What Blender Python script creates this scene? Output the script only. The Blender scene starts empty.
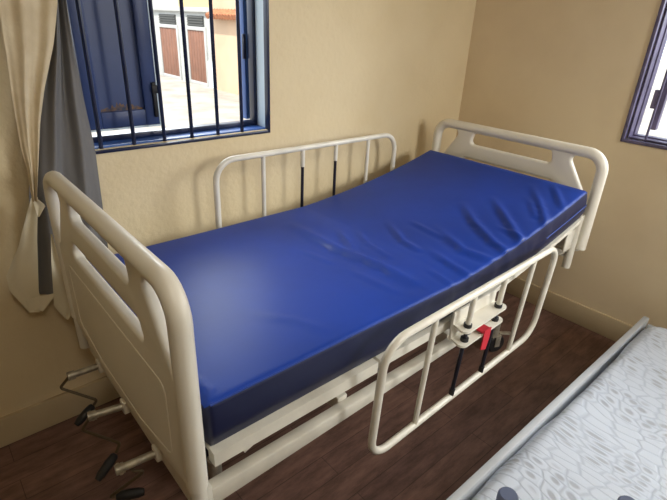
import bpy, bmesh, math, random
from mathutils import Vector, Matrix
random.seed(7)
C = bpy.context.scene.collection
PI = math.pi

# ------------------------------------------------------------------ materials
def lin(c):
    return tuple(((v/255)/12.92 if v/255 <= .04045 else ((v/255+.055)/1.055)**2.4) for v in c) + (1,)

def mat(name, rgb, rough=.5, metal=0, bump=0, bscale=60, var=0, vscale=4, coat=0, rgb2=None, detail=6, spec=None):
    m = bpy.data.materials.new(name); m.use_nodes = True
    nt = m.node_tree; n = nt.nodes; l = nt.links
    b = n['Principled BSDF']
    b.inputs['Base Color'].default_value = lin(rgb)
    b.inputs['Roughness'].default_value = rough
    b.inputs['Metallic'].default_value = metal
    if coat: b.inputs['Coat Weight'].default_value = coat
    if spec is not None: b.inputs['Specular IOR Level'].default_value = spec
    tc = n.new('ShaderNodeTexCoord')
    if var or rgb2:
        no = n.new('ShaderNodeTexNoise'); no.inputs['Scale'].default_value = vscale; no.inputs['Detail'].default_value = detail
        l.new(tc.outputs['Object'], no.inputs['Vector'])
        mx = n.new('ShaderNodeMix'); mx.data_type = 'RGBA'
        c2 = rgb2 if rgb2 else tuple(max(0, v*(1-var)) for v in rgb)
        mx.inputs[6].default_value = lin(rgb); mx.inputs[7].default_value = lin(c2)
        rp = n.new('ShaderNodeMapRange'); rp.inputs[1].default_value = .38; rp.inputs[2].default_value = .66
        l.new(no.outputs['Fac'], rp.inputs[0]); l.new(rp.outputs[0], mx.inputs[0])
        l.new(mx.outputs[2], b.inputs['Base Color'])
    if bump:
        nb = n.new('ShaderNodeTexNoise'); nb.inputs['Scale'].default_value = bscale; nb.inputs['Detail'].default_value = 4
        l.new(tc.outputs['Object'], nb.inputs['Vector'])
        bp = n.new('ShaderNodeBump'); bp.inputs['Strength'].default_value = bump; bp.inputs['Distance'].default_value = .01
        l.new(nb.outputs['Fac'], bp.inputs['Height']); l.new(bp.outputs['Normal'], b.inputs['Normal'])
    return m

def floor_mat():
    m = bpy.data.materials.new('dark_plank_vinyl'); m.use_nodes = True
    nt = m.node_tree; n = nt.nodes; l = nt.links; b = n['Principled BSDF']
    tc = n.new('ShaderNodeTexCoord')
    br = n.new('ShaderNodeTexBrick'); br.offset = .37
    br.inputs['Color1'].default_value = lin((112, 84, 72)); br.inputs['Color2'].default_value = lin((100, 75, 66))
    br.inputs['Mortar'].default_value = lin((78, 58, 50)); br.inputs['Scale'].default_value = 1
    br.inputs['Mortar Size'].default_value = .0015; br.inputs['Brick Width'].default_value = .9; br.inputs['Row Height'].default_value = .1
    br.inputs['Bias'].default_value = 0
    l.new(tc.outputs['Object'], br.inputs['Vector'])
    mp = n.new('ShaderNodeMapping'); mp.inputs['Scale'].default_value = (2.2, 9, 1)
    l.new(tc.outputs['Object'], mp.inputs['Vector'])
    no = n.new('ShaderNodeTexNoise'); no.inputs['Scale'].default_value = 2.4; no.inputs['Detail'].default_value = 9; no.inputs['Roughness'].default_value = .72
    l.new(mp.outputs[0], no.inputs['Vector'])
    rp = n.new('ShaderNodeMapRange'); rp.inputs[1].default_value = .36; rp.inputs[2].default_value = .68; rp.inputs[3].default_value = .66; rp.inputs[4].default_value = 1.6
    l.new(no.outputs['Fac'], rp.inputs[0])
    mx = n.new('ShaderNodeMix'); mx.data_type = 'RGBA'; mx.blend_type = 'MULTIPLY'; mx.inputs[0].default_value = 1
    l.new(br.outputs['Color'], mx.inputs[6]); l.new(rp.outputs[0], mx.inputs[7])
    l.new(mx.outputs[2], b.inputs['Base Color'])
    b.inputs['Roughness'].default_value = .5; b.inputs['Specular IOR Level'].default_value = .3
    bp = n.new('ShaderNodeBump'); bp.inputs['Strength'].default_value = .25; bp.inputs['Distance'].default_value = .004
    l.new(no.outputs['Fac'], bp.inputs['Height']); l.new(bp.outputs['Normal'], b.inputs['Normal'])
    return m

def quilt_mat():
    """white knitted ticking: bands of stitched ovals with sunken centres"""
    m = bpy.data.materials.new('quilted_white_ticking'); m.use_nodes = True
    nt = m.node_tree; n = nt.nodes; l = nt.links; b = n['Principled BSDF']
    tc = n.new('ShaderNodeTexCoord')
    wv = n.new('ShaderNodeTexNoise'); wv.inputs['Scale'].default_value = 2.2; wv.inputs['Detail'].default_value = 1
    l.new(tc.outputs['Object'], wv.inputs['Vector'])
    va = n.new('ShaderNodeVectorMath'); va.operation = 'SCALE'; va.inputs['Scale'].default_value = .22
    l.new(wv.outputs['Color'], va.inputs[0])
    ad = n.new('ShaderNodeVectorMath'); ad.operation = 'ADD'
    l.new(tc.outputs['Object'], ad.inputs[0]); l.new(va.outputs[0], ad.inputs[1])
    mp = n.new('ShaderNodeMapping'); mp.inputs['Scale'].default_value = (30, 13, .01); mp.inputs['Rotation'].default_value = (0, 0, -.12)
    l.new(ad.outputs[0], mp.inputs['Vector'])
    ve = n.new('ShaderNodeTexVoronoi'); ve.voronoi_dimensions = '2D'; ve.feature = 'DISTANCE_TO_EDGE'; ve.inputs['Scale'].default_value = 1; ve.inputs['Randomness'].default_value = .55
    vf = n.new('ShaderNodeTexVoronoi'); vf.voronoi_dimensions = '2D'; vf.feature = 'F1'; vf.inputs['Scale'].default_value = 1; vf.inputs['Randomness'].default_value = .55
    l.new(mp.outputs[0], ve.inputs['Vector']); l.new(mp.outputs[0], vf.inputs['Vector'])
    edge = n.new('ShaderNodeMapRange'); edge.interpolation_type = 'SMOOTHSTEP'; edge.inputs[1].default_value = .0; edge.inputs[2].default_value = .14
    l.new(ve.outputs['Distance'], edge.inputs[0])
    dot = n.new('ShaderNodeMapRange'); dot.interpolation_type = 'SMOOTHSTEP'; dot.inputs[1].default_value = .13; dot.inputs[2].default_value = .34
    l.new(vf.outputs['Distance'], dot.inputs[0])
    # dimples come and go in diagonal bands
    sp = n.new('ShaderNodeTexWave'); sp.inputs['Scale'].default_value = 1.15; sp.inputs['Distortion'].default_value = 2.5; sp.inputs['Detail'].default_value = 1; sp.bands_direction = 'X'
    l.new(tc.outputs['Object'], sp.inputs['Vector'])
    bd = n.new('ShaderNodeMapRange'); bd.inputs[1].default_value = .3; bd.inputs[2].default_value = .6
    l.new(sp.outputs['Fac'], bd.inputs[0])
    inv = n.new('ShaderNodeMath'); inv.operation = 'SUBTRACT'; inv.inputs[0].default_value = 1; l.new(dot.outputs[0], inv.inputs[1])
    dm = n.new('ShaderNodeMath'); dm.operation = 'MULTIPLY'; l.new(inv.outputs[0], dm.inputs[0]); l.new(bd.outputs[0], dm.inputs[1])
    h = n.new('ShaderNodeMath'); h.operation = 'SUBTRACT'; l.new(edge.outputs[0], h.inputs[0]); l.new(dm.outputs[0], h.inputs[1])
    bp = n.new('ShaderNodeBump'); bp.inputs['Strength'].default_value = .4; bp.inputs['Distance'].default_value = .004
    l.new(h.outputs[0], bp.inputs['Height']); l.new(bp.outputs['Normal'], b.inputs['Normal'])
    mx = n.new('ShaderNodeMix'); mx.data_type = 'RGBA'
    mx.inputs[6].default_value = lin((214, 222, 234)); mx.inputs[7].default_value = lin((180, 186, 196))
    l.new(dm.outputs[0], mx.inputs[0])
    m2 = n.new('ShaderNodeMix'); m2.data_type = 'RGBA'; m2.inputs[6].default_value = lin((196, 205, 218))
    l.new(edge.outputs[0], m2.inputs[0]); l.new(mx.outputs[2], m2.inputs[7])
    l.new(m2.outputs[2], b.inputs['Base Color'])
    b.inputs['Roughness'].default_value = .75; b.inputs['Specular IOR Level'].default_value = .25
    return m

def wall_mat(name, rgb, rgb2, bump):
    """roughly trowelled paint, tone mottled at random"""
    m = mat(name, rgb, .62, bump=bump, bscale=38, rgb2=rgb2, vscale=1.6, spec=.25)
    return m

M = {
 'wall': wall_mat('cream_rough_plaster', (222, 204, 166), (212, 192, 152), .35),
 'wall_r': wall_mat('cream_smooth_plaster', (220, 201, 166), (206, 185, 150), .1),
 'base': wall_mat('cream_plinth_paint', (192, 174, 140), (176, 156, 122), .12),
 'ceil': mat('ceiling_white', (228, 220, 204), .8),
 'floor': floor_mat(),
 'navy': mat('navy_gloss_paint', (18, 30, 66), .3, var=.25, vscale=9),
 'blue': mat('blue_gloss_paint', (58, 98, 170), .35, var=.2, vscale=6),
 'shutter': mat('worn_blue_shutter_paint', (52, 70, 116), .4, rgb2=(42, 58, 100), vscale=3),
 'wornwood': mat('bare_worn_wood', (128, 96, 62), .7, rgb2=(50, 60, 84), vscale=45),
 'jambwhite': mat('pale_blue_reveal_paint', (206, 222, 232), .5),
 'purple': mat('dark_violet_window_paint', (100, 92, 122), .45, var=.2, vscale=12),
 'plastic': mat('cream_white_plastic', (234, 228, 212), .38, var=.03, vscale=3),
 'metal_w': mat('cream_enamelled_steel', (226, 220, 204), .35, var=.05, vscale=14),
 'dark': mat('black_rubber', (26, 25, 26), .55),
 'rod': mat('dark_steel_rod', (48, 46, 56), .3, metal=.5),
 'steel': mat('dull_zinc_steel', (186, 178, 160), .42, metal=.5, var=.2, vscale=40),
 'rust': mat('dark_steel_wire', (96, 84, 66), .45, metal=.6),
 'red': mat('red_webbing', (186, 28, 44), .6),
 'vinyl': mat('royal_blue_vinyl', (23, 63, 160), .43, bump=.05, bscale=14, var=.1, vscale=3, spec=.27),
 'vinyl_shaded': mat('shaded_blue_vinyl', (15, 23, 60), .48),  # the blue vinyl again, with the shade on the sides put into its colour
 'piping': mat('blue_vinyl_piping', (30, 62, 146), .5),
 'sheer': mat('beige_curtain_cloth', (216, 200, 168), .85, rgb2=(204, 186, 152), vscale=14, bump=.3, bscale=30),
 'greycloth': mat('grey_curtain_cloth', (112, 110, 108), .7, bump=.2, bscale=24),
 'lining': mat('cream_curtain_lining', (224, 212, 182), .85, bump=.2, bscale=24),
 'quilt': quilt_mat(),
 'rim': mat('white_bed_board', (196, 200, 204), .45, var=.08, vscale=3),
 'tube': mat('blue_grey_enamel', (104, 116, 146), .35),
 'fac': mat('white_facade', (178, 178, 174), .8, var=.06, vscale=2),
 'fdoor': mat('brown_plank_door', (122, 84, 66), .7, rgb2=(134, 92, 72), vscale=3),
 'vent': mat('grey_louvre', (84, 84, 80), .7),
 'orange': mat('peach_render', (206, 176, 146), .8, var=.08, vscale=.7),
 'yellow': mat('pale_yellow_render', (206, 186, 132), .8),
 'tile': mat('terracotta', (176, 112, 76), .8, var=.2, vscale=8),
 'ground': mat('pale_dry_concrete', (172, 166, 156), .9, rgb2=(146, 140, 130), vscale=1.2),
 'paper': mat('pale_blue_notice', (222, 232, 240), .7),
}

# ------------------------------------------------------------------ mesh helpers
def obj(name, bm, m, parent=None, smooth=True, angle=40):
    me = bpy.data.meshes.new(name)
    bmesh.ops.recalc_face_normals(bm, faces=bm.faces[:])
    bm.to_mesh(me); bm.free()
    ms = m if isinstance(m, (list, tuple)) else [m]
    for x in ms: me.materials.append(x)
    if smooth:
        me.polygons.foreach_set('use_smooth', [True]*len(me.polygons))
        try: me.set_sharp_from_angle(angle=math.radians(angle))
        except Exception: pass
    o = bpy.data.objects.new(name, me); C.objects.link(o)
    if parent: attach(o, parent)
    return o

def attach(o, parent):
    """parent without moving: every mesh is written in world coordinates"""
    o.parent = parent
    pw = Matrix.Identity(4); p = parent; chain = []
    while p: chain.append(p); p = p.parent
    for q in reversed(chain): pw = pw @ q.matrix_parent_inverse @ q.matrix_basis
    o.matrix_parent_inverse = pw.inverted()

def thing(name, label, cat, loc=(0, 0, 0), group=None):
    o = bpy.data.objects.new(name, None); C.objects.link(o); o.location = loc
    o.empty_display_size = .1
    return tag(o, label, cat, group)

def tag(o, label, cat, group=None):
    o['label'] = label; o['category'] = cat
    if group: o['group'] = group
    return o

def struct(o):
    o['kind'] = 'structure'; return o

def box(bm, a, b, bevel=0, seg=2, rot=None, piv=None):
    lo = [min(a[i], b[i]) for i in range(3)]; hi = [max(a[i], b[i]) for i in range(3)]
    r = bmesh.ops.create_cube(bm, size=1)
    vs = r['verts']
    for v in vs:
        v.co = Vector([lo[i] + (v.co[i]+.5)*(hi[i]-lo[i]) for i in range(3)])
    if bevel:
        es = list({e for v in vs for e in v.link_edges})
        g = bmesh.ops.bevel(bm, geom=es, offset=bevel, segments=seg, profile=.5, affect='EDGES', clamp_overlap=True)
        vs = list({v for f in g['faces'] for v in f.verts} | {v for v in vs if v.is_valid})
    if rot is not None:
        bmesh.ops.rotate(bm, verts=vs, cent=piv or Vector((0, 0, 0)), matrix=rot)
    return vs

def fillet(pts, r, n=5, closed=False):
    P = [Vector(p) for p in pts]; out = []; N = len(P)
    for i in range(N):
        if not closed and i in (0, N-1): out.append(P[i]); continue
        p, a, b = P[i], P[i-1], P[(i+1) % N]
        rr = r[i] if isinstance(r, (list, tuple)) else r
        u = (a-p); v = (b-p); lu, lv = u.length, v.length; u.normalize(); v.normalize()
        ang = u.angle(v)
        if rr <= 0 or ang > 3.1: out.append(p); continue
        d = min(rr/math.tan(ang/2), lu*.48, lv*.48); rr = d*math.tan(ang/2)
        bis = (u+v).normalized(); c = p + bis*(rr/math.sin(ang/2))
        s = p+u*d-c; e = p+v*d-c
        for k in range(n+1):
            t = k/n
            w = (s*(1-t)+e*t); 
            # slerp
            th = s.angle(e)
            w = (s*math.sin((1-t)*th)+e*math.sin(t*th))/math.sin(th) if th > 1e-4 else w
            out.append(c+w)
    return out

def tube(bm, pts, r, seg=10, cap=True, closed=False, flat=1.0):
    P = [Vector(p) for p in pts]; N = len(P); rings = []
    t0 = (P[1]-P[0]).normalized()
    ref = Vector((0, 0, 1)) if abs(t0.z) < .9 else Vector((1, 0, 0))
    nrm = (ref - t0*ref.dot(t0)).normalized()
    for i in range(N):
        if closed: t = (P[(i+1) % N]-P[i-1]).normalized()
        elif i == 0: t = t0
        elif i == N-1: t = (P[i]-P[i-1]).normalized()
        else: t = ((P[i+1]-P[i]).normalized()+(P[i]-P[i-1]).normalized()).normalized()
        nrm = (nrm - t*nrm.dot(t)).normalized(); bn = t.cross(nrm)
        rad = r[i] if isinstance(r, (list, tuple)) else r
        rings.append([bm.verts.new(P[i] + (nrm*math.cos(2*PI*k/seg) + bn*flat*math.sin(2*PI*k/seg))*rad) for k in range(seg)])
    for i in range(N if closed else N-1):
        a, b = rings[i], rings[(i+1) % N]
        for k in range(seg): bm.faces.new((a[k], a[(k+1) % seg], b[(k+1) % seg], b[k]))
    if cap and not closed:
        bm.faces.new(rings[0][::-1]); bm.faces.new(rings[-1])

def bt(pts, r, **k):
    bm = bmesh.new(); tube(bm, pts, r, **k); return bm
def bb(a, b, bevel=0, **k):
    bm = bmesh.new(); box(bm, a, b, bevel, **k); return bm

def board_bm(loops, thick, bev, res=2):
    """flat plate with holes: loops of 2D points, first is the outline; returns a bmesh in the YZ plane, thickness along X"""
    cu = bpy.data.curves.new('tmp', 'CURVE'); cu.dimensions = '2D'; cu.fill_mode = 'BOTH'
    cu.extrude = max(0, thick/2-bev); cu.bevel_depth = bev; cu.bevel_resolution = res; cu.offset = -bev
    for lp in loops:
        s = cu.splines.new('POLY'); s.points.add(len(lp)-1); s.use_cyclic_u = True
        for p, q in zip(s.points, lp): p.co = (q[0], q[1], 0, 1)
    o = bpy.data.objects.new('tmp', cu); C.objects.link(o)
    dg = bpy.context.evaluated_depsgraph_get(); dg.update()
    me = bpy.data.meshes.new_from_object(o.evaluated_get(dg))
    bm = bmesh.new(); bm.from_mesh(me)
    bpy.data.objects.remove(o); bpy.data.curves.remove(cu); bpy.data.meshes.remove(me)
    for v in bm.verts: v.co = Vector((v.co.z, v.co.x, v.co.y))
    bmesh.ops.remove_doubles(bm, verts=bm.verts[:], dist=1e-5)
    return bm

def lathe(bm, prof, axis_o, axis='z', seg=20):
    rings = []
    for (r, h) in prof:
        ring = []
        for k in range(seg):
            a = 2*PI*k/seg; c, s = r*math.cos(a), r*math.sin(a)
            p = {'z': (c, s, h), 'y': (c, h, s), 'x': (h, c, s)}[axis]
            ring.append(bm.verts.new(Vector(axis_o)+Vector(p)))
        rings.append(ring)
    for a, b in zip(rings, rings[1:]):
        for k in range(seg): bm.faces.new((a[k], a[(k+1) % seg], b[(k+1) % seg], b[k]))
    if prof[0][0] > 1e-4: bm.faces.new(rings[0][::-1])
    if prof[-1][0] > 1e-4: bm.faces.new(rings[-1])

# ------------------------------------------------------------------ camera
R_ = Vector((.75251, -.65713, .04372)); U_ = Vector((.25172, .34833, .90294)); W_ = Vector((.60858, .66847, -.42753))
cam = bpy.data.cameras.new('camera'); co = bpy.data.objects.new('camera', cam); C.objects.link(co)
cam.sensor_width = 36; cam.lens = 36*482.48/667; cam.clip_start = .05; cam.clip_end = 300
mw = Matrix((R_, U_, -W_)).transposed().to_4x4(); mw.translation = Vector((0, 0, 1.525))
co.matrix_world = mw
bpy.context.scene.camera = co

# ------------------------------------------------------------------ room shell
YW, XW, XL, YF, ZC = 1.816, 2.671, -1.4, -1.15, 2.65
T = .14
WX0, WX1, WZ0, WZ1 = .478, 1.229, 1.078, 2.08       # window_1 opening
VY0, VY1, VZ0, VZ1 = -.62, .848, 1.058, 2.08        # window_2 opening

bm = bmesh.new(); box(bm, (XL-T, YF-T, -.1), (XW+T, YW+T, 0)); struct(obj('floor', bm, M['floor'], smooth=False))
bm = bmesh.new(); box(bm, (XL-T, YF-T, ZC), (XW+T, YW+T+.55, ZC+.12)); struct(obj('ceiling', bm, M['ceil'], smooth=False))  # runs past the back wall as an unseen eave, added to shade the open leaf
bm = bmesh.new()
for a, b in [((XL, YW, 0), (WX0, YW+T, ZC)), ((WX1, YW, 0), (XW+T, YW+T, ZC)), ((WX0, YW, 0), (WX1, YW+T, WZ0)), ((WX0, YW, WZ1), (WX1, YW+T, ZC))]: box(bm, a, b)
struct(obj('wall_back', bm, M['wall'], smooth=False))
bm = bmesh.new()
for a, b in [((XW, YF, 0), (XW+T, VY0, ZC)), ((XW, VY1, 0), (XW+T, YW, ZC)), ((XW, VY0, 0), (XW+T, VY1, VZ0)), ((XW, VY0, VZ1), (XW+T, VY1, ZC))]: box(bm, a, b)
struct(obj('wall_right', bm, M['wall_r'], smooth=False))
bm = bmesh.new(); box(bm, (XL-T, YF, 0), (XL, YW+T, ZC)); struct(obj('wall_left', bm, M['wall'], smooth=False))
UX0, UX1, UZ0, UZ1 = 1.38, 2.25, 1.1, 2.1            # window_3 opening, unseen, added behind the photographer for the light casting the rail shadows
bm = bmesh.new()
for a, b in [((XL-T, YF-T, 0), (UX0, YF, ZC)), ((UX1, YF-T, 0), (XW+T, YF, ZC)), ((UX0, YF-T, 0), (UX1, YF, UZ0)), ((UX0, YF-T, UZ1), (UX1, YF, ZC))]: box(bm, a, b)
struct(obj('wall_front', bm, M['wall'], smooth=False))
bm = bmesh.new(); box(bm, (XL, YW-.016, 0), (XW-.014, YW+.002, .127), .004); struct(obj('baseboard_back', bm, M['base']))
bm = bmesh.new(); box(bm, (XW-.014, YF, 0), (XW+.002, YW-.016, .127), .004); struct(obj('baseboard_right', bm, M['base']))

# ------------------------------------------------------------------ window_1 (blue, barred, left of the picture)
def ring_frame(axis, lo, hi, z0, z1, w, d0, d1, bev=.003):
    """rectangular frame of four bars; axis 'x' lies in an XZ wall (d = y), axis 'y' in a YZ wall (d = x)"""
    bm = bmesh.new()
    for (a0, a1, c0, c1) in [(lo, lo+w, z0, z1), (hi-w, hi, z0, z1), (lo+w, hi-w, z0, z0+w), (lo+w, hi-w, z1-w, z1)]:
        if axis == 'x': box(bm, (a0, d0, c0), (a1, d1, c1), bev)
        else: box(bm, (d0, a0, c0), (d1, a1, c1), bev)
    return bm

w1 = bpy.data.objects.new('window_1', None); C.objects.link(w1); w1.location = ((WX0+WX1)/2, YW, WZ0); struct(w1)
# thin dark rim at the wall face, blue-white lining, navy frame deeper in
obj('outer_trim', ring_frame('x', WX0-.012, WX1+.004, WZ0-.014, WZ1+.012, .012, YW-.008, YW+.02), M['navy'], w1)
bm = bmesh.new()
box(bm, (WX0, YW+.015, WZ0-.002), (WX1, YW+.125, WZ0+.006)); obj('sill', bm, M['blue'], w1, smooth=False)
bm = bmesh.new()
box(bm, (WX1-.006, YW+.015, WZ0), (WX1+.001, YW+.1, WZ1)); box(bm, (WX0-.001, YW+.015, WZ0), (WX0+.006, YW+.1, WZ1)); obj('reveal_lining', bm, M['jambwhite'], w1, smooth=False)
obj('window_frame', ring_frame('x', WX0+.002, WX1-.002, WZ0+.006, WZ1-.004, .02, YW+.082, YW+.122), M['navy'], w1)
for x in (.518, .636, .753, .867, .983, 1.098):
    obj('bar', bt([(x, YW+.012, WZ0-.004), (x, YW+.012, WZ1)], .0075, seg=8), M['navy'], w1)
# the closed left shutter leaf
SX0, SX1, SZ0, SZ1 = .512, .782, 1.125, 2.04
bm = bmesh.new()
y0, y1 = YW+.105, YW+.14
for a, b in [((SX0, y0, SZ0), (SX0+.05, y1, SZ1)), ((SX1-.055, y0, SZ0), (SX1, y1, SZ1)), ((SX0+.05, y0, SZ0), (SX1-.055, y1, SZ0+.06)), ((SX0+.05, y0, SZ1-.06), (SX1-.055, y1, SZ1))]: box(bm, a, b, .003)
leaf = obj('shutter_leaf', bm, M['shutter'], w1)
bm = bmesh.new(); box(bm, (SX0+.045, y0+.012, SZ0+.055), (SX1-.05, y1-.006, SZ1-.055)); obj('panel', bm, M['shutter'], leaf, smooth=False)
bm = bmesh.new()
rr = random.Random(3); N = 26; x0, x1 = SX0+.055, SX1-.06
top = [bm.verts.new((x0+(x1-x0)*i/N, y0+.0115, SZ0+.062+.006+.026*rr.random()*(math.sin(PI*i/N)))) for i in range(N+1)]
bot = [bm.verts.new((x0+(x1-x0)*i/N, y0+.0115, SZ0+.061)) for i in range(N+1)]
for i in range(N): bm.faces.new((bot[i], bot[i+1], top[i+1], top[i]))
obj('worn_patch', bm, M['wornwood'], leaf, smooth=False)
bm = bmesh.new(); box(bm, (SX1-.003, y0-.002, SZ0), (SX1+.006, y0+.006, SZ1)); box(bm, (SX0, y0-.002, SZ0-.007), (SX1+.006, y0+.006, SZ0)); obj('pale_edge', bm, M['jambwhite'], leaf, smooth=False)
bm = bmesh.new(); box(bm, (SX1-.022, y0-.012, SZ0+.03), (SX1-.008, y0+.002, SZ0+.16), .003); box(bm, (SX1-.026, y0-.018, SZ0+.12), (SX1+.002, y0-.008, SZ0+.15), .003); obj('latch', bm, M['dark'], leaf)
# the right leaf swung outwards
bm = bmesh.new()
box(bm, (WX1-.024, YW+.146, 1.1), (WX1+.33, YW+.182, 2.06), .004)
leaf2 = obj('open_leaf', bm, M['blue'], w1)
obj('latch', bb((WX1-.034, YW+.138, 1.36), (WX1-.018, YW+.15, 1.46), .003), M['navy'], leaf2)

# ------------------------------------------------------------------ window_2 (dark violet, right edge)
w2 = bpy.data.objects.new('window_2', None); C.objects.link(w2); w2.location = (XW, (VY0+VY1)/2, VZ0); struct(w2)
obj('outer_trim', ring_frame('y', VY0-.004, VY1+.008, VZ0-.008, VZ1+.01, .016, XW-.008, XW+.02), M['purple'], w2)
obj('inner_moulding', ring_frame('y', VY0+.012, VY1-.010, VZ0+.010, VZ1-.010, .008, XW+.02, XW+.07), M['purple'], w2)
obj('window_frame', ring_frame('y', VY0+.006, VY1-.006, VZ0+.006, VZ1-.006, .018, XW+.07, XW+.12), M['purple'], w2)
for k in range(12):
    y = .757-.118*k
    obj('bar', bt([(XW+.03, y, VZ0), (XW+.03, y, VZ1)], .006, seg=8), M['purple'], w2)
bm = bmesh.new()
box(bm, (XW+T+.04, VY1-.078, 1.10), (XW+T+.075, VY1-.043, 2.06), .004)
l2 = obj('open_leaf', bm, M['purple'], w2)
for z in (1.2, 1.62, 1.95): obj('hinge', bb((XW+T+.045, VY1-.045, z), (XW+T+.07, VY1-.02, z+.09), .002), M['purple'], l2)

w3 = bpy.data.objects.new('window_3', None); C.objects.link(w3); w3.location = ((UX0+UX1)/2, YF, UZ0); struct(w3)
obj('window_frame', ring_frame('x', UX0, UX1, UZ0, UZ1, .03, YF-.1, YF-.05), M['blue'], w3)

# ------------------------------------------------------------------ outside: alley, houses
bm = bmesh.new(); box(bm, (-30, YW+T+.5, -1.2), (70, 70, -1)); box(bm, (XW+T+.5, -40, -1.2), (70, YW+T+.5, -1)); box(bm, (-30, -40, -1.2), (XW+T+.5, YF-T-.5, -1)); struct(obj('ground', bm, M['ground'], smooth=False))
FX = 9.43
hs = thing('white_house', 'white house across the alley with two brown doors under louvred vents', 'house', (FX, 20, -1))
bm = bmesh.new(); box(bm, (FX, 17.35, -1), (FX+4, 27, 3.2)); obj('wall', bm, M['fac'], hs, smooth=False)
for (a, b) in ((20.47, 22.1), (18.1, 19.47)):
    fr = obj('door_frame', ring_frame('y', a-.13, b+.13, -1.0, 1.12, .13, FX-.05, FX+.02), M['fac'], hs)
    bm = bmesh.new()
    k = 6; s = (b-a)/k
    for i in range(k): box(bm, (FX-.02, a+s*i+.008, -1), (FX+.02, a+s*(i+1)-.008, .99), .004)
    obj('door', bm, M['fdoor'], hs)
    bm = bmesh.new()
    for i in range(4): box(bm, (FX-.05, a+.05, 1.16+.09*i), (FX+.01, b-.05, 1.20+.09*i), rot=None)
    box(bm, (FX-.005, a, 1.13), (FX+.02, b, 1.5)); obj('louvre_vent', bm, M['vent'], hs, smooth=False)
bm = bmesh.new(); box(bm, (FX-.03, 17.6, -1), (FX+.01, 18.0, -.05), .01); obj('notice_panel', bm, M['paper'], hs)
bm = bmesh.new(); box(bm, (FX-.12, 17.35, 1.62), (FX+4, 27, 1.78), .02); obj('string_course', bm, M['fac'], hs)
bm = bmesh.new(); box(bm, (FX-.02, 17.4, 1.78), (FX+.05, 20.1, 3.1)); obj('upper_panel', bm, M['yellow'], hs, smooth=False)
oh = thing('peach_house', 'peach house with terracotta tile ledge right of the brown doors', 'house', (FX, 14, -1))
bm = bmesh.new(); box(bm, (FX-.1, 9.0, -1), (FX+4, 17.3, 3.2)); obj('wall', bm, M['orange'], oh, smooth=False)
bm = bmesh.new()
for i in range(26):
    y = 12.2+.195*i
    tube(bm, [(FX-.42, y, 1.5), (FX-.05, y, 1.68)], .1, seg=10)
obj('tile_ledge', bm, M['tile'], oh)

# ------------------------------------------------------------------ hospital bed
bed = thing('hospital_bed', 'white hospital bed with cranks, plastic end boards and tubular side rails', 'bed', (1.27, 1.22, 0))

def end_board(x, name, zend=.535, post=True, zt=1.07):
    yc = 1.222; hw = .478
    def sym(pts): return [(2*yc-a, b) for a, b in pts][::-1]
    V = lambda pts, r: [(p.x, p.y) for p in fillet([(a, b, 0) for a, b in pts], r, 5, True)]
    outline = V([(yc-hw+.02, zend-.015), (yc-hw+.02, zt-.02), (yc+hw-.02, zt-.02), (yc+hw-.02, zend-.015), (yc+.16, zend-.06), (yc-.16, zend-.06)], [.02, .08, .08, .02, .1, .1])
    slot_u = V([(yc-.232, zt-.108), (yc-.212, zt-.042), (yc+.212, zt-.042), (yc+.232, zt-.108)], .022)
    slot_l = V([(yc-.28, zt-.24), (yc-.252, zt-.185), (yc+.252, zt-.185), (yc+.28, zt-.24)], .02)
    side = [(yc-.295, zt-.047), (yc-hw+.047, zt-.046), (yc-hw+.045, zt-.262), (yc-.412, zt-.225)]
    s1 = V(side, [.022, .035, .014, .02]); s2 = V(sym(side), [.02, .014, .035, .022])
    bm = board_bm([outline, slot_u, slot_l, s1, s2], .032, .011, 3)
    for v in bm.verts: v.co.x += x
    # the thick round outer frame
    r = .0245
    path = fillet([(x, yc-hw+r, zend), (x, yc-hw+r, zt-r), (x, yc+hw-r, zt-r), (x, yc+hw-r, zend)], [0, .075, .075, 0], 8)
    tube(bm, path, r, seg=16)
    # shallow raised border of the lower panel
    for s in (-1, 1):
        xx = x+s*.0155
        lp = fillet([(xx, yc-.37, zt-.30), (xx, yc+.37, zt-.30), (xx, yc+.36, zend+.025), (xx, yc+.15, zend-.015), (xx, yc-.15, zend-.015), (xx, yc-.36, zend+.025)], .03, 4, True)
        tube(bm, lp, .0024, seg=6, closed=True)
    o = obj(name, bm, M['plastic'], bed, angle=50)
    for s in (-1, 1) if post else ():
        obj('post', bt([(x, yc+s*(hw-r), .40), (x, yc+s*(hw-r), .56)], .02, seg=14), M['metal_w'], o)
    return o
end_board(.308, 'footboard', zt=1.082)
hb = end_board(2.285, 'headboard', .60, False)

# mattress deck in three hinged panels
def top_z(x):
    k = max(0, x-1.3); return .748 + .08*k + .1*k*k
MT = .138
def deck(name, xs, t, dz, y0=.762):
    bm = bmesh.new(); y1 = 1.672
    rows = []
    for x in xs:
        k = max(0, x-1.3); sl = .08+.2*k if x > 1.3 else 0
        z = top_z(x)-MT*math.cos(math.atan(sl))-dz
        rows.append([bm.verts.new(p) for p in ((x, y0, z), (x, y1, z), (x, y1, z-t), (x, y1-.03, z-t), (x, y1-.03, z-.012), (x, y0+.03, z-.012), (x, y0+.03, z-t), (x, y0, z-t))])
    for a, b in zip(rows, rows[1:]):
        for i in range(8): bm.faces.new((a[i], a[(i+1) % 8], b[(i+1) % 8], b[i]))
    bm.faces.new(rows[0]); bm.faces.new(rows[-1][::-1])
    bmesh.ops.bevel(bm, geom=[e for e in bm.edges if e.is_boundary is False and e.calc_face_angle(0) > 1.2], offset=.005, segments=2, affect='EDGES', clamp_overlap=True)
    return obj(name, bm, M['metal_w'], bed)
deck('foot_panel', [.352, .6, .898], .040, .002)
deck('thigh_panel', [.912, 1.2, 1.3, 1.36, 1.42], .034, .005, .768)
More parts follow.
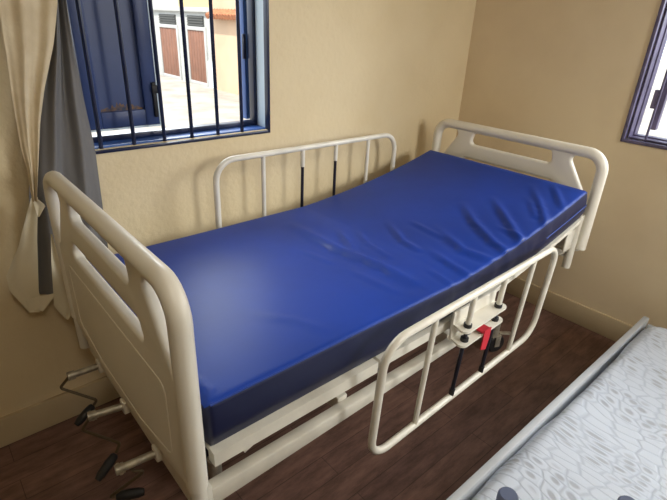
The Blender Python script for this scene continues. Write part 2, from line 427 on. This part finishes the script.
deck('back_panel', [1.435, 1.52, 1.6, 1.7, 1.8, 1.9, 2.0, 2.1, 2.225], .02, .011, .775)

# undercarriage
bm = bmesh.new()
for v in box(bm, (.352, .79, .402), (1.395, .825, .462), .005):
    if v.co.z < .43: v.co.z += .030*(v.co.x-.352)/1.04
box(bm, (.352, 1.60, .402), (1.395, 1.64, .482), .005)
box(bm, (.31, .785, .40), (.352, 1.64, .48), .005)
box(bm, (1.355, .825, .41), (1.395, 1.60, .475), .005)
box(bm, (.80, .825, .42), (.84, 1.60, .475), .005)
fr = obj('base_frame', bm, M['metal_w'], bed)
bm = bmesh.new()
for y in (1.16, 1.28):
    tube(bm, [(1.36, y, .44), (1.9, y, .5), (2.285, y, .56)], .022, seg=10)
box(bm, (2.245, .82, .545), (2.28, 1.62, .58), .005)
obj('head_spine', bm, M['metal_w'], bed)
for y, sg in ((.80, 1), (1.64, -1)):
    bm = bmesh.new()
    tube(bm, [(2.262, y, .495), (2.262, y, .77)], .019, seg=14)
    hbk = obj('head_bracket', bm, M['metal_w'], bed)
    bm = bmesh.new(); box(bm, (2.17, y-.005, .60), (2.245, y+.005, .70), .004); obj('plate', bm, M['metal_w'], hbk)
    obj('wire', bt([(2.06, y, .60), (2.25, y, .59)], .003, seg=6), M['steel'], hbk)
for (x0, z0, x1, z1, y) in [(.47, .475, .70, .565, .84), (.80, .475, .86, .60, .85), (.47, .475, .70, .565, 1.58), (1.0, .47, 1.15, .60, .9)]:
    obj('link_arm', bt([(x0, y, z0), (x1, y, z1)], .010, seg=8), M['metal_w'], bed)
# scissor legs and low chassis
bm = bmesh.new()
for y in (1.03, 1.41):
    box(bm, (.45, y-.02, .12), (2.02, y+.02, .16), .004) if y > 1.2 else None
for x in (.50, 2.02):
    box(bm, (x-.022, 1.1 if x < 1 else .985, .118), (x+.022, 1.46, .160), .004)
obj('chassis', bm, M['rod'], bed)
for x in (.66, 1.34):
    obj('lift_leg', bt([(x, 1.40, .15), (x-.12 if x < 1 else x, 1.40, .43)], .02, seg=10), M['metal_w'], bed)

def castor(x, y, yaw):
    st = bmesh.new()
    lathe(st, [(.018, .105), (.023, .107), (.023, .205), (.0175, .205), (.0175, .15), (0.0002, .149)], (x, y, 0), 'z', 18)
    s = obj('castor', st, M['steel'], bed)
    d = Vector((math.cos(yaw), math.sin(yaw), 0)); n = Vector((-d.y, d.x, 0)); c = Vector((x, y, .05))+d*.022
    rot = Matrix((d, n, Vector((0, 0, 1)))).transposed()
    bm = bmesh.new(); lathe(bm, [(.018, -.013), (.044, -.013), (.05, -.007), (.05, .007), (.044, .013), (.018, .013)], (0, 0, 0), 'y', 24)
    for v in bm.verts: v.co = rot @ v.co + c
    obj('wheel', bm, M['dark'], s)
    bm = bmesh.new()
    for sy in (-1, 1):
        box(bm, (-.018, sy*.019-.002, -.01), (.012, sy*.019+.002, .056), .001)
    box(bm, (-.04, -.02, .05), (.014, .02, .057), .002)
    for v in bm.verts: v.co = rot @ v.co + c
    obj('fork', bm, M['steel'], s)
    bm = bmesh.new(); box(bm, (-.01, -.014, .06), (.085, .014, .067), .003, rot=Matrix.Rotation(.25, 3, 'Y'))
    for v in bm.verts: v.co = rot @ v.co + c
    obj('brake_pedal', bm, M['steel'], s)
for x, y, a in ((2.02, .965, -.35), (2.02, 1.475, 2.2), (.50, 1.085, 1.2), (.50, 1.475, 1.9)): castor(x, y, a)

# cranks
def crank(J, pts, handle, mount):
    bm = bmesh.new()
    tube(bm, [mount, J], .011, seg=12)
    c = obj('crank', bm, M['steel'], bed)
    bm = bmesh.new(); box(bm, (mount[0]-.008, mount[1]-.016, mount[2]-.022), (mount[0]+.012, mount[1]+.016, mount[2]+.022), .004); obj('mount_plate', bm, M['metal_w'], c)
    bm = bmesh.new(); d = (Vector(J)-Vector(mount)).normalized(); jv = Vector(J)
    tube(bm, [jv-d*.006, jv+d*.016], .0145, seg=12); tube(bm, [jv+d*.006+Vector((0, -.018, 0)), jv+d*.006+Vector((0, .018, 0))], .006, seg=8); obj('joint', bm, M['steel'], c)
    obj('crank_arm', bt(fillet([tuple(jv+d*.01)]+pts, .008, 4), .0048, seg=8), M['rust'], c)
    a, b = Vector(handle[0]), Vector(handle[1]); e = (b-a).normalized()
    q = [a, a+e*.006, a+e*.03, b-e*.015, b]
    obj('handle', bt(q, [.008, .0125, .0145, .0135, .009], seg=14), M['dark'], c)
crank((.217, 1.478, .44), [(.174, 1.49, .40), (.262, 1.433, .34), (.252, 1.443, .318)], ((.250, 1.446, .314), (.185, 1.428, .28)), (.300, 1.474, .44))
crank((.213, 1.253, .44), [(.175, 1.259, .40), (.256, 1.202, .34), (.240, 1.197, .316)], ((.237, 1.196, .313), (.170, 1.168, .278)), (.296, 1.236, .44))
crank((.209, 1.015, .44), [(.229, 1.031, .425), (.234, 1.004, .42), (.26, .987, .42), (.171, 1.035, .34), (.183, 1.031, .335)], ((.185, 1.031, .333), (.25, 1.002, .33)), (.300, 1.006, .44))

# side rails
RL, RH, RR = 1.054, .444, .0125
def side_rail(P, label, raised):
    """P maps (u along, v up) in the rail plane to a world point; u in +-RL/2, v in +-RH/2"""
    hl, hh = RL/2, RH/2
    path = fillet([P(-hl, -hh), P(-hl, hh), P(hl, hh), P(hl, -hh)], .085, 7, True)
    o = obj('side_rail', bt(path, RR, seg=12, closed=True), M['metal_w'], bed); o['label'] = label
    us = [-hl+.225, -hl+.437, -hl+.636, -hl+.852]
    for i, u in enumerate(us):
        if i in (0, 3): obj('bar', bt([P(u, -hh), P(u, hh)], .0095, seg=10), M['metal_w'], o)
        else:
            cut = hh-.085 if raised else hh-.12
            obj('guide_rod', bt([P(u, -hh), P(u, cut+.01)], .0072, seg=10), M['rod'], o)
            obj('sleeve', bt([P(u, cut), P(u, hh)], .0098, seg=10), M['metal_w'], o)
            obj('rod_foot', bt([P(u, -hh), P(u, -hh+.035)], .010, seg=10), M['dark'], o)
    return us
farc = Vector((1.417, 1.694, 1.02-.0125-RH/2))
side_rail(lambda u, v: farc+Vector((u, 0, v)), 'raised side rail along the wall', True)
nc = Vector((1.355, .707, .526)); ca, sa, cc, sc = math.cos(.042), math.sin(.042), math.cos(.032), math.sin(.032)
Rn = Matrix(((cc, -sc, 0), (sc, cc, 0), (0, 0, 1))) @ Matrix(((1, 0, 0), (0, ca, -sa), (0, sa, ca)))
near = lambda u, v: nc + Rn @ Vector((u, 0, v))
us = side_rail(near, 'lowered side rail on the open side of the bed', False)

# the guide bracket that the rods slide through
def bracket(P, vs, dy, yin):
    bm = bmesh.new()
    for v in vs:
        a, b = P(us[1]-.045, v), P(us[2]+.045, v)
        lp = [(a.x, a.y-.022*dy), (b.x, b.y-.022*dy), (b.x-.02, yin), (a.x+.02, yin)]
        q = fillet([(x, y, 0) for x, y in lp], [.02, .02, .003, .003], 5, True)
        z = (a.z+b.z)/2
        lo = [bm.verts.new((p.x, p.y, z-.004)) for p in q]; hi = [bm.verts.new((p.x, p.y, z+.004)) for p in q]
        bm.faces.new(lo[::-1]); bm.faces.new(hi)
        for i in range(len(q)): bm.faces.new((lo[i], lo[(i+1) % len(q)], hi[(i+1) % len(q)], hi[i]))
    a, b = P(us[1]-.03, vs[1]), P(us[2]+.03, vs[0])
    box(bm, (a.x, yin-.004*dy, a.z-.004), (b.x, yin+.006*dy, b.z+.05), .002)
    o = obj('rail_bracket', bm, M['metal_w'], bed, angle=30)
    for u in (us[1], us[2]):
        for v in vs:
            p = P(u, v)
            obj('bushing', bt([(p.x, p.y, p.z-.02), (p.x, p.y, p.z+.017)], .014, seg=12), M['dark'], o)
    return o
bk = bracket(near, [.086, .028], 1, .742)
bm = bmesh.new()
x0 = near((us[1]+us[2])/2, 0).x+.025
box(bm, (x0-.05, .68, .565), (x0, .738, .571), .001)
pts = [(x0-.045, .676, .576), (x0-.002, .676, .576), (x0-.012, .672, .535), (x0-.03, .668, .498), (x0-.056, .672, .504), (x0-.046, .675, .540)]
a = [bm.verts.new(p) for p in pts]; b = [bm.verts.new((p[0], p[1]+.004, p[2])) for p in pts]
bm.faces.new(a); bm.faces.new(b[::-1])
for i in range(6): bm.faces.new((a[i], a[(i+1) % 6], b[(i+1) % 6], b[i]))
obj('red_strap', bm, M['red'], bk, smooth=False)
farP = lambda u, v: farc+Vector((u, 0, v))
bracket(farP, [-.24, -.30], -1, 1.668)

# ------------------------------------------------------------------ blue mattress
ridges = [
 ([(1.122, 1.497), (1.12, 1.203), (1.148, 1.024), (1.153, .874)], .010, .024),
 ([(1.317, 1.326), (1.247, 1.173), (1.232, 1.043)], .004, .011),
 ([(1.791, 1.123), (1.684, .99), (1.603, .846), (1.578, .765)], .0085, .017),
 ([(1.912, 1.053), (1.763, .874), (1.668, .764)], .0085, .016),
 ([(2.11, .983), (1.944, .84), (1.852, .771)], .007, .015),
 ([(2.169, .916), (2.019, .793)], .006, .013),
 ([(1.55, 1.077), (1.477, .893), (1.492, .781)], .0075, .018),
 ([(1.523, 1.199), (1.501, 1.022)], .004, .012),
 ([(2.006, .936), (1.884, .836)], .005, .012),
 ([(.995, 1.277), (1.021, 1.136)], .003, .012),
 ([(1.033, 1.071), (1.06, .861)], .003, .014),
 ([(1.39, .99), (1.36, .86), (1.35, .775)], .006, .015),
 ([(1.27, .90), (1.25, .775)], .004, .012),
 ([(1.24, 1.34), (1.20, 1.24), (1.16, 1.16)], .006, .014),
 ([(.62, 1.02), (.70, .92), (.74, .84)], .003, .016),
 ([(1.45, 1.26), (1.37, 1.10), (1.36, 1.02)], .006, .013),
 ([(1.72, .90), (1.70, .775)], .005, .012),
]
rr = random.Random(11)
for i in range(7):      # puckers beside the foot post
    y = .79+.012*i; ridges.append(([(.352, y+.012*i), (.375+.012*rr.random(), y)], .004, .004))
segs = []
for pts, h, w in ridges:
    h *= .95; w *= 1.05; n = len(pts)-1
    for i in range(n): segs.append((pts[i], pts[i+1], h, w, i/n, (i+1)/n))
def wrinkle(x, y):
    best = {}
    tot = 0
    for idx, (a, b, h, w, t0, t1) in enumerate(segs):
        if abs(x-(a[0]+b[0])/2) > .3: continue
        dx, dy = b[0]-a[0], b[1]-a[1]; L2 = dx*dx+dy*dy
        t = max(0, min(1, ((x-a[0])*dx+(y-a[1])*dy)/L2))
        ex, ey = x-a[0]-t*dx, y-a[1]-t*dy
        d = math.hypot(ex, ey); tt = t0+(t1-t0)*t
        side = 1 if ex*dy-ey*dx > 0 else -1
        env = min(1, tt/.35+.12) * (1 if tt < .8 else 1-.4*(tt-.8)/.2)
        val = h*env*(math.exp(-(d/w)**2) - .35*math.exp(-((d-1.9*w)/(1.1*w))**2)*(1 if side > 0 else .4))
        key = (h, w)
        if key not in best or abs(val) > abs(best[key]): best[key] = val
    return sum(best.values())

bm = bmesh.new()
MX0, MX1, MY0, MY1 = .349, 2.205, .772, 1.656
NU = 230
nt_ = 88; rings = []
prof = []   # (y, depth below the top 0..1, kind)
rad = .014
for i in range(nt_+1): prof.append((MY0+rad+(MY1-MY0-2*rad)*i/nt_, 0.0))
for k in range(1, 4): a = PI/2*k/4; prof.append((MY1-rad+rad*math.sin(a), rad*(1-math.cos(a))))
for d in (.014, .04, .06, .08, .104): prof.append((MY1, d))
for i in range(9): prof.append((MY1-rad-(MY1-MY0-2*rad)*i/8, MT))
for d in (.104, .084, .064, .056, .036, .014): prof.append((MY0, d))
for k in range(3, 0, -1): a = PI/2*k/4; prof.append((MY0+rad-rad*math.sin(a), rad*(1-math.cos(a))))
for iu in range(NU+1):
    t = iu/NU; x = MX0+(MX1-MX0)*t
    sl = .08+.2*(x-1.3) if x > 1.3 else 0
    th = math.atan(sl); z = top_z(x)
    e = min(t, 1-t)*(MX1-MX0); shrink = .010*max(0, 1-e/.012)**2
    ring = []
    for (y, d) in prof:
        yy = y; dd = d
        if d <= .02:
            hh = wrinkle(x, max(y, MY0+.004))
            dome = .006*(1-abs((y-(MY0+MY1)/2)/((MY1-MY0)/2))**4) + .0025*math.sin(x*5.1+1)*math.sin(y*4.3) - (.004 if .95 < x < 1.25 and False else 0)
            dd = d-hh-dome*(1 if 0 < 1 else 0)*min(1, e/.03)
        else:
            if y < 1 and d < .1:
                pk = wrinkle(x, MY0+.004); yy -= pk*.55*(1-d/MT) + .004*math.sin(PI*d/MT)
                yy -= .0018*math.sin(x*47+d*30)*(1 if 1.1 < x < 1.9 else .3)
            elif d < .1: yy += .004*math.sin(PI*d/MT)
        cy = (MY0+MY1)/2
        if shrink:
            yy = cy+(yy-cy)*(1-shrink/.44); dd = MT/2+(dd-MT/2)*(1-shrink/.059)
        ring.append(bm.verts.new((x+dd*math.sin(th), yy, z-dd*math.cos(th))))
    rings.append(ring)
NP = len(prof)
for a, b in zip(rings, rings[1:]):
    for k in range(NP):
        f = bm.faces.new((a[k], a[(k+1) % NP], b[(k+1) % NP], b[k]))
        if nt_+3 <= k < NP-2: f.material_index = 1  # side faces get the vinyl with shade in its colour
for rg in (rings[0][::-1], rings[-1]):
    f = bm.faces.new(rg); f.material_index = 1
mattress = obj('mattress', bm, [M['vinyl'], M['vinyl_shaded']], None, angle=60)
tag(mattress, 'blue vinyl hospital mattress with wrinkled raised head end on the crank bed', 'mattress')
def seam(y, d, r, x0, x1):
    pts = []
    for i in range(90):
        x = x0+(x1-x0)*i/89; sl = .08+.2*(x-1.3) if x > 1.3 else 0; th = math.atan(sl)
        pk = wrinkle(x, MY0+.004) if y < 1 else 0
        yy = y - pk*.55*(1-d/MT)
        pts.append((x+d*math.sin(th), yy, top_z(x)-d*math.cos(th)+(pk if d < .02 else 0)))
    return bt(pts, r, seg=6)
obj('piping', seam(MY0+.003, .005, .0022, MX0+.01, MX1-.01), M['piping'], mattress)
obj('zip_seam', seam(MY0-.006, .066, .0022, 1.86, MX1-.012), M['piping'], mattress)

# ------------------------------------------------------------------ curtain
cur = thing('curtain', 'long beige and dark grey curtain hanging left of the blue barred window', 'curtain', (.36, 1.77, .5))
def interp(poly, z):
    P = sorted(poly, key=lambda p: -p[1])
    if z >= P[0][1]: return P[0][0]
    for (xa, za), (xb, zb) in zip(P, P[1:]):
        if za >= z >= zb: return xa+(xb-xa)*((za-z)/(za-zb) if za > zb else 0)
    return P[-1][0]
def strip(name, left, right, z1, z0, yb, folds, amp, m, cols=36, rows=60, zig=0, twist=0):
    bm = bmesh.new(); G = []
    for j in range(rows+1):
        z = z1+(z0-z1)*j/rows; a, b = interp(left, z), interp(right, z); row = []
        for i in range(cols+1):
            u = i/cols
            y = yb + amp*math.sin(2*PI*folds*u+twist*(z1-z)+.6*math.sin(3*z)) + .3*amp*math.sin(2*PI*folds*2.3*u+2+z*4)
            zz = z
            if j == rows: zz = z+zig*math.sin(9*u+1)
            row.append(bm.verts.new((a+(b-a)*u, y, zz)))
        G.append(row)
    for r0, r1 in zip(G, G[1:]):
        for i in range(cols): bm.faces.new((r0[i], r0[i+1], r1[i+1], r1[i]))
    o = obj(name, bm, m, cur, angle=180)
    return o
BL = [(.285, 2.3), (.289, 1.539), (.281, 1.454), (.278, 1.396), (.266, 1.254), (.26, 1.134), (.262, 1.057), (.256, .955)]
BR = [(.50, 2.3), (.437, 1.547), (.404, 1.427), (.356, 1.302), (.327, 1.208), (.291, 1.053), (.268, .955)]
GL = [(.46, 2.3), (.425, 1.546), (.389, 1.408), (.342, 1.279), (.302, 1.144), (.275, 1.051), (.255, .953), (.237, .814), (.199, .604)]
GR = [(.52, 2.3), (.472, 1.549), (.474, 1.394), (.479, 1.224), (.486, 1.089), (.472, .752), (.462, .6)]
strip('beige_panel', BL, BR, 2.28, .957, 1.735, 1.8, .007, M['sheer'], twist=1.0)
strip('grey_panel', GL, GR, 2.28, .60, 1.772, 2.2, .016, M['greycloth'], twist=.4)
strip('lining_flap', [(.258, .965), (.191, .809), (.136, .714), (.133, .657), (.17, .562)], [(.278, .965), (.246, .814), (.215, .631), (.215, .562)], .962, .562, 1.757, .5, .006, M['lining'], cols=12, rows=24)
strip('lining_hem', [(.168, .612), (.170, .56), (.2, .553)], [(.262, .612), (.25, .59), (.21, .553)], .61, .553, 1.748, .5, .004, M['lining'], cols=12, rows=8)
strip('lining_fold', [(.289, .83), (.272, .728), (.249, .554), (.277, .487)], [(.293, .83), (.297, .73), (.330, .552), (.282, .487)], .828, .488, 1.75, .5, .005, M['lining'], cols=12, rows=24)
strip('lining_corner', [(.258, .965), (.262, .90)], [(.27, .965), (.292, .935), (.266, .90)], .965, .90, 1.742, .5, .003, M['lining'], cols=8, rows=8)
obj('curtain_rod', bt([(.2, 1.772, 2.3), (1.45, 1.772, 2.3)], .011, seg=12), M['steel'], cur)

# ------------------------------------------------------------------ the low bed in the corner
lb = thing('low_bed', 'low white-boarded bed frame in the bottom right corner by the wall', 'bed', (1.5, 0, 0))
RZ = .275; BX0, BX1, BY1, BY0 = .62, 2.535, .4745, -.50
bm = bmesh.new(); box(bm, (BX0, BY1-.026, .06), (BX1, BY1, RZ), .004); obj('side_board', bm, M['rim'], lb)
bm = bmesh.new(); box(bm, (BX0, BY0, .06), (BX1, BY0+.03, RZ), .004); obj('side_board', bm, M['rim'], lb)
bm = bmesh.new(); box(bm, (BX0, BY0+.03, .06), (BX0+.025, BY1-.03, RZ), .004); obj('end_board', bm, M['rim'], lb)
bm = bmesh.new(); box(bm, (BX1-.02, BY0+.03, .06), (BX1, BY1-.03, RZ-.03), .004); obj('end_board', bm, M['rim'], lb)
bm = bmesh.new(); box(bm, (BX0+.025, BY0+.03, .10), (BX1-.02, BY1-.03, .118)); obj('slat_base', bm, M['rim'], lb, smooth=False)
for x in (BX0+.03, BX1-.07):
    for y in (BY0+.002, BY1-.042):
        bm = bmesh.new(); box(bm, (x, y, 0), (x+.04, y+.04, .10), .003); obj('leg', bm, M['rim'], lb)
# its mattress, slightly domed, edge wavering along the board
bm = bmesh.new()
qx0, qx1, qy0, qy1 = BX0+.034, BX1-.022, BY0+.036, BY1-.0355
nx, ny = 110, 60; G = []
zb = .1195
for j in range(ny+1):
    row = []
    for i in range(nx+1):
        x = qx0+(qx1-qx0)*i/nx; y = qy0+(qy1-qy0)*j/ny
        # rounded plan corners
        ex = min(x-qx0, qx1-x); ey = min(y-qy0, qy1-y)
        r = .09
        if ex < r and ey < r:
            cx = r-ex; cy = r-ey; mx = max(cx, cy); dd = math.hypot(cx, cy)
            if dd > 0:
                s = mx/dd; nxx = cx*s; nyy = cy*s
                x += (cx-nxx)*(1 if x-qx0 < r else -1); y += (cy-nyy)*(1 if y-qy0 < r else -1)
                ex = r-nxx; ey = r-nyy
                e = r - math.hypot(nxx, nyy)
            else: e = r
        else: e = min(ex, ey)
        k = min(1, e/.05); h = math.sqrt(max(0, 1-(1-k)**2))
        z = RZ-.035+.045*h+.006*math.sin(x*6.2)*math.sin(y*5+.5)*k
        if j == ny: y += .007*math.sin(x*5.5+.8)+.002*math.sin(x*23)
        row.append(bm.verts.new((x, y, z)))
    G.append(row)
for a, b in zip(G, G[1:]):
    for i in range(nx): bm.faces.new((a[i], a[i+1], b[i+1], b[i]))
edge = G[0] + [r[-1] for r in G[1:]] + G[-1][::-1][1:] + [r[0] for r in G[::-1][1:-1]]
low = [bm.verts.new((v.co.x, v.co.y, zb)) for v in edge]
n_ = len(edge)
for i in range(n_): bm.faces.new((edge[i], edge[(i+1) % n_], low[(i+1) % n_], low[i]))
bm.faces.new(low)
wm = obj('mattress', bm, M['quilt'], None, angle=60)
tag(wm, 'white quilted mattress with oval pattern on the low bed at bottom right', 'mattress')

# ------------------------------------------------------------------ grey-blue tube frame whose ends reach into the bottom edge
tf = thing('tube_frame', 'blue-grey tube frame whose ends poke up at the bottom edge before the white mattress', 'frame', (.5, .1, 0))
pa, pb = Vector((.452, .152, 0)), Vector((.566, .050, 0))
for p, zt in ((pa, 1.005), (pb, .998)):
    bm = bmesh.new()
    lathe(bm, [(.0125, 0), (.0125, zt-.003), (.0105, zt), (.0001, zt)], (p.x, p.y, 0), 'z', 20)
    po = obj('post', bm, M['tube'], tf)
    bm = bmesh.new(); lathe(bm, [(.016, 0), (.018, .004), (.018, .03), (.0135, .034)], (p.x, p.y, 0), 'z', 20); obj('rubber_foot', bm, M['dark'], po)
for z in (.2, .55, .8): obj('rung', bt([pa+Vector((0, 0, z)), pb+Vector((0, 0, z))], .009, seg=10), M['tube'], tf)

# ------------------------------------------------------------------ light
w = bpy.data.worlds.new('sky'); bpy.context.scene.world = w; w.use_nodes = True
nt = w.node_tree; bg = nt.nodes['Background']
bg.inputs['Color'].default_value = (.80, .90, 1.0, 1); bg.inputs['Strength'].default_value = 2.2
def area(name, loc, target, size, power, col):
    la = bpy.data.lights.new(name, 'AREA'); la.energy = power; la.color = col; la.shape = 'DISK'; la.size = size
    o = bpy.data.objects.new(name, la); C.objects.link(o); o.location = loc
    o.rotation_euler = (Vector(target)-Vector(loc)).to_track_quat('-Z', 'Y').to_euler()
    return o
area('sky_lamp_right', (4.9, -1.3, 2.7), (1.5, 1.1, .8), 1.8, 150, (.95, .98, 1))
area('sky_lamp_back', (1.3, 4.9, 3.0), (.7, .9, .8), 2.8, 230, (.93, .97, 1))
area('sky_lamp_front', (1.8, -2.1, 2.0), (1.45, 1.3, .8), 1.0, 58, (1, .98, .95))
area('room_fill', (.1, -.25, 2.58), (2.6, 1.0, 1.1), 1.0, 17, (1, .92, .78))  # fill without a fixture, added to brighten the headboard and right wall
su = bpy.data.lights.new('sun', 'SUN'); su.energy = 5.4; su.angle = .01; su.color = (1, .95, .86)
so = bpy.data.objects.new('sun', su); C.objects.link(so)
so.rotation_euler = Vector((.75, .28, -1.3)).to_track_quat('-Z', 'Y').to_euler()
vs = bpy.context.scene.view_settings
vs.view_transform = 'Standard'; vs.look = 'None'; vs.exposure = .08; vs.gamma = 1
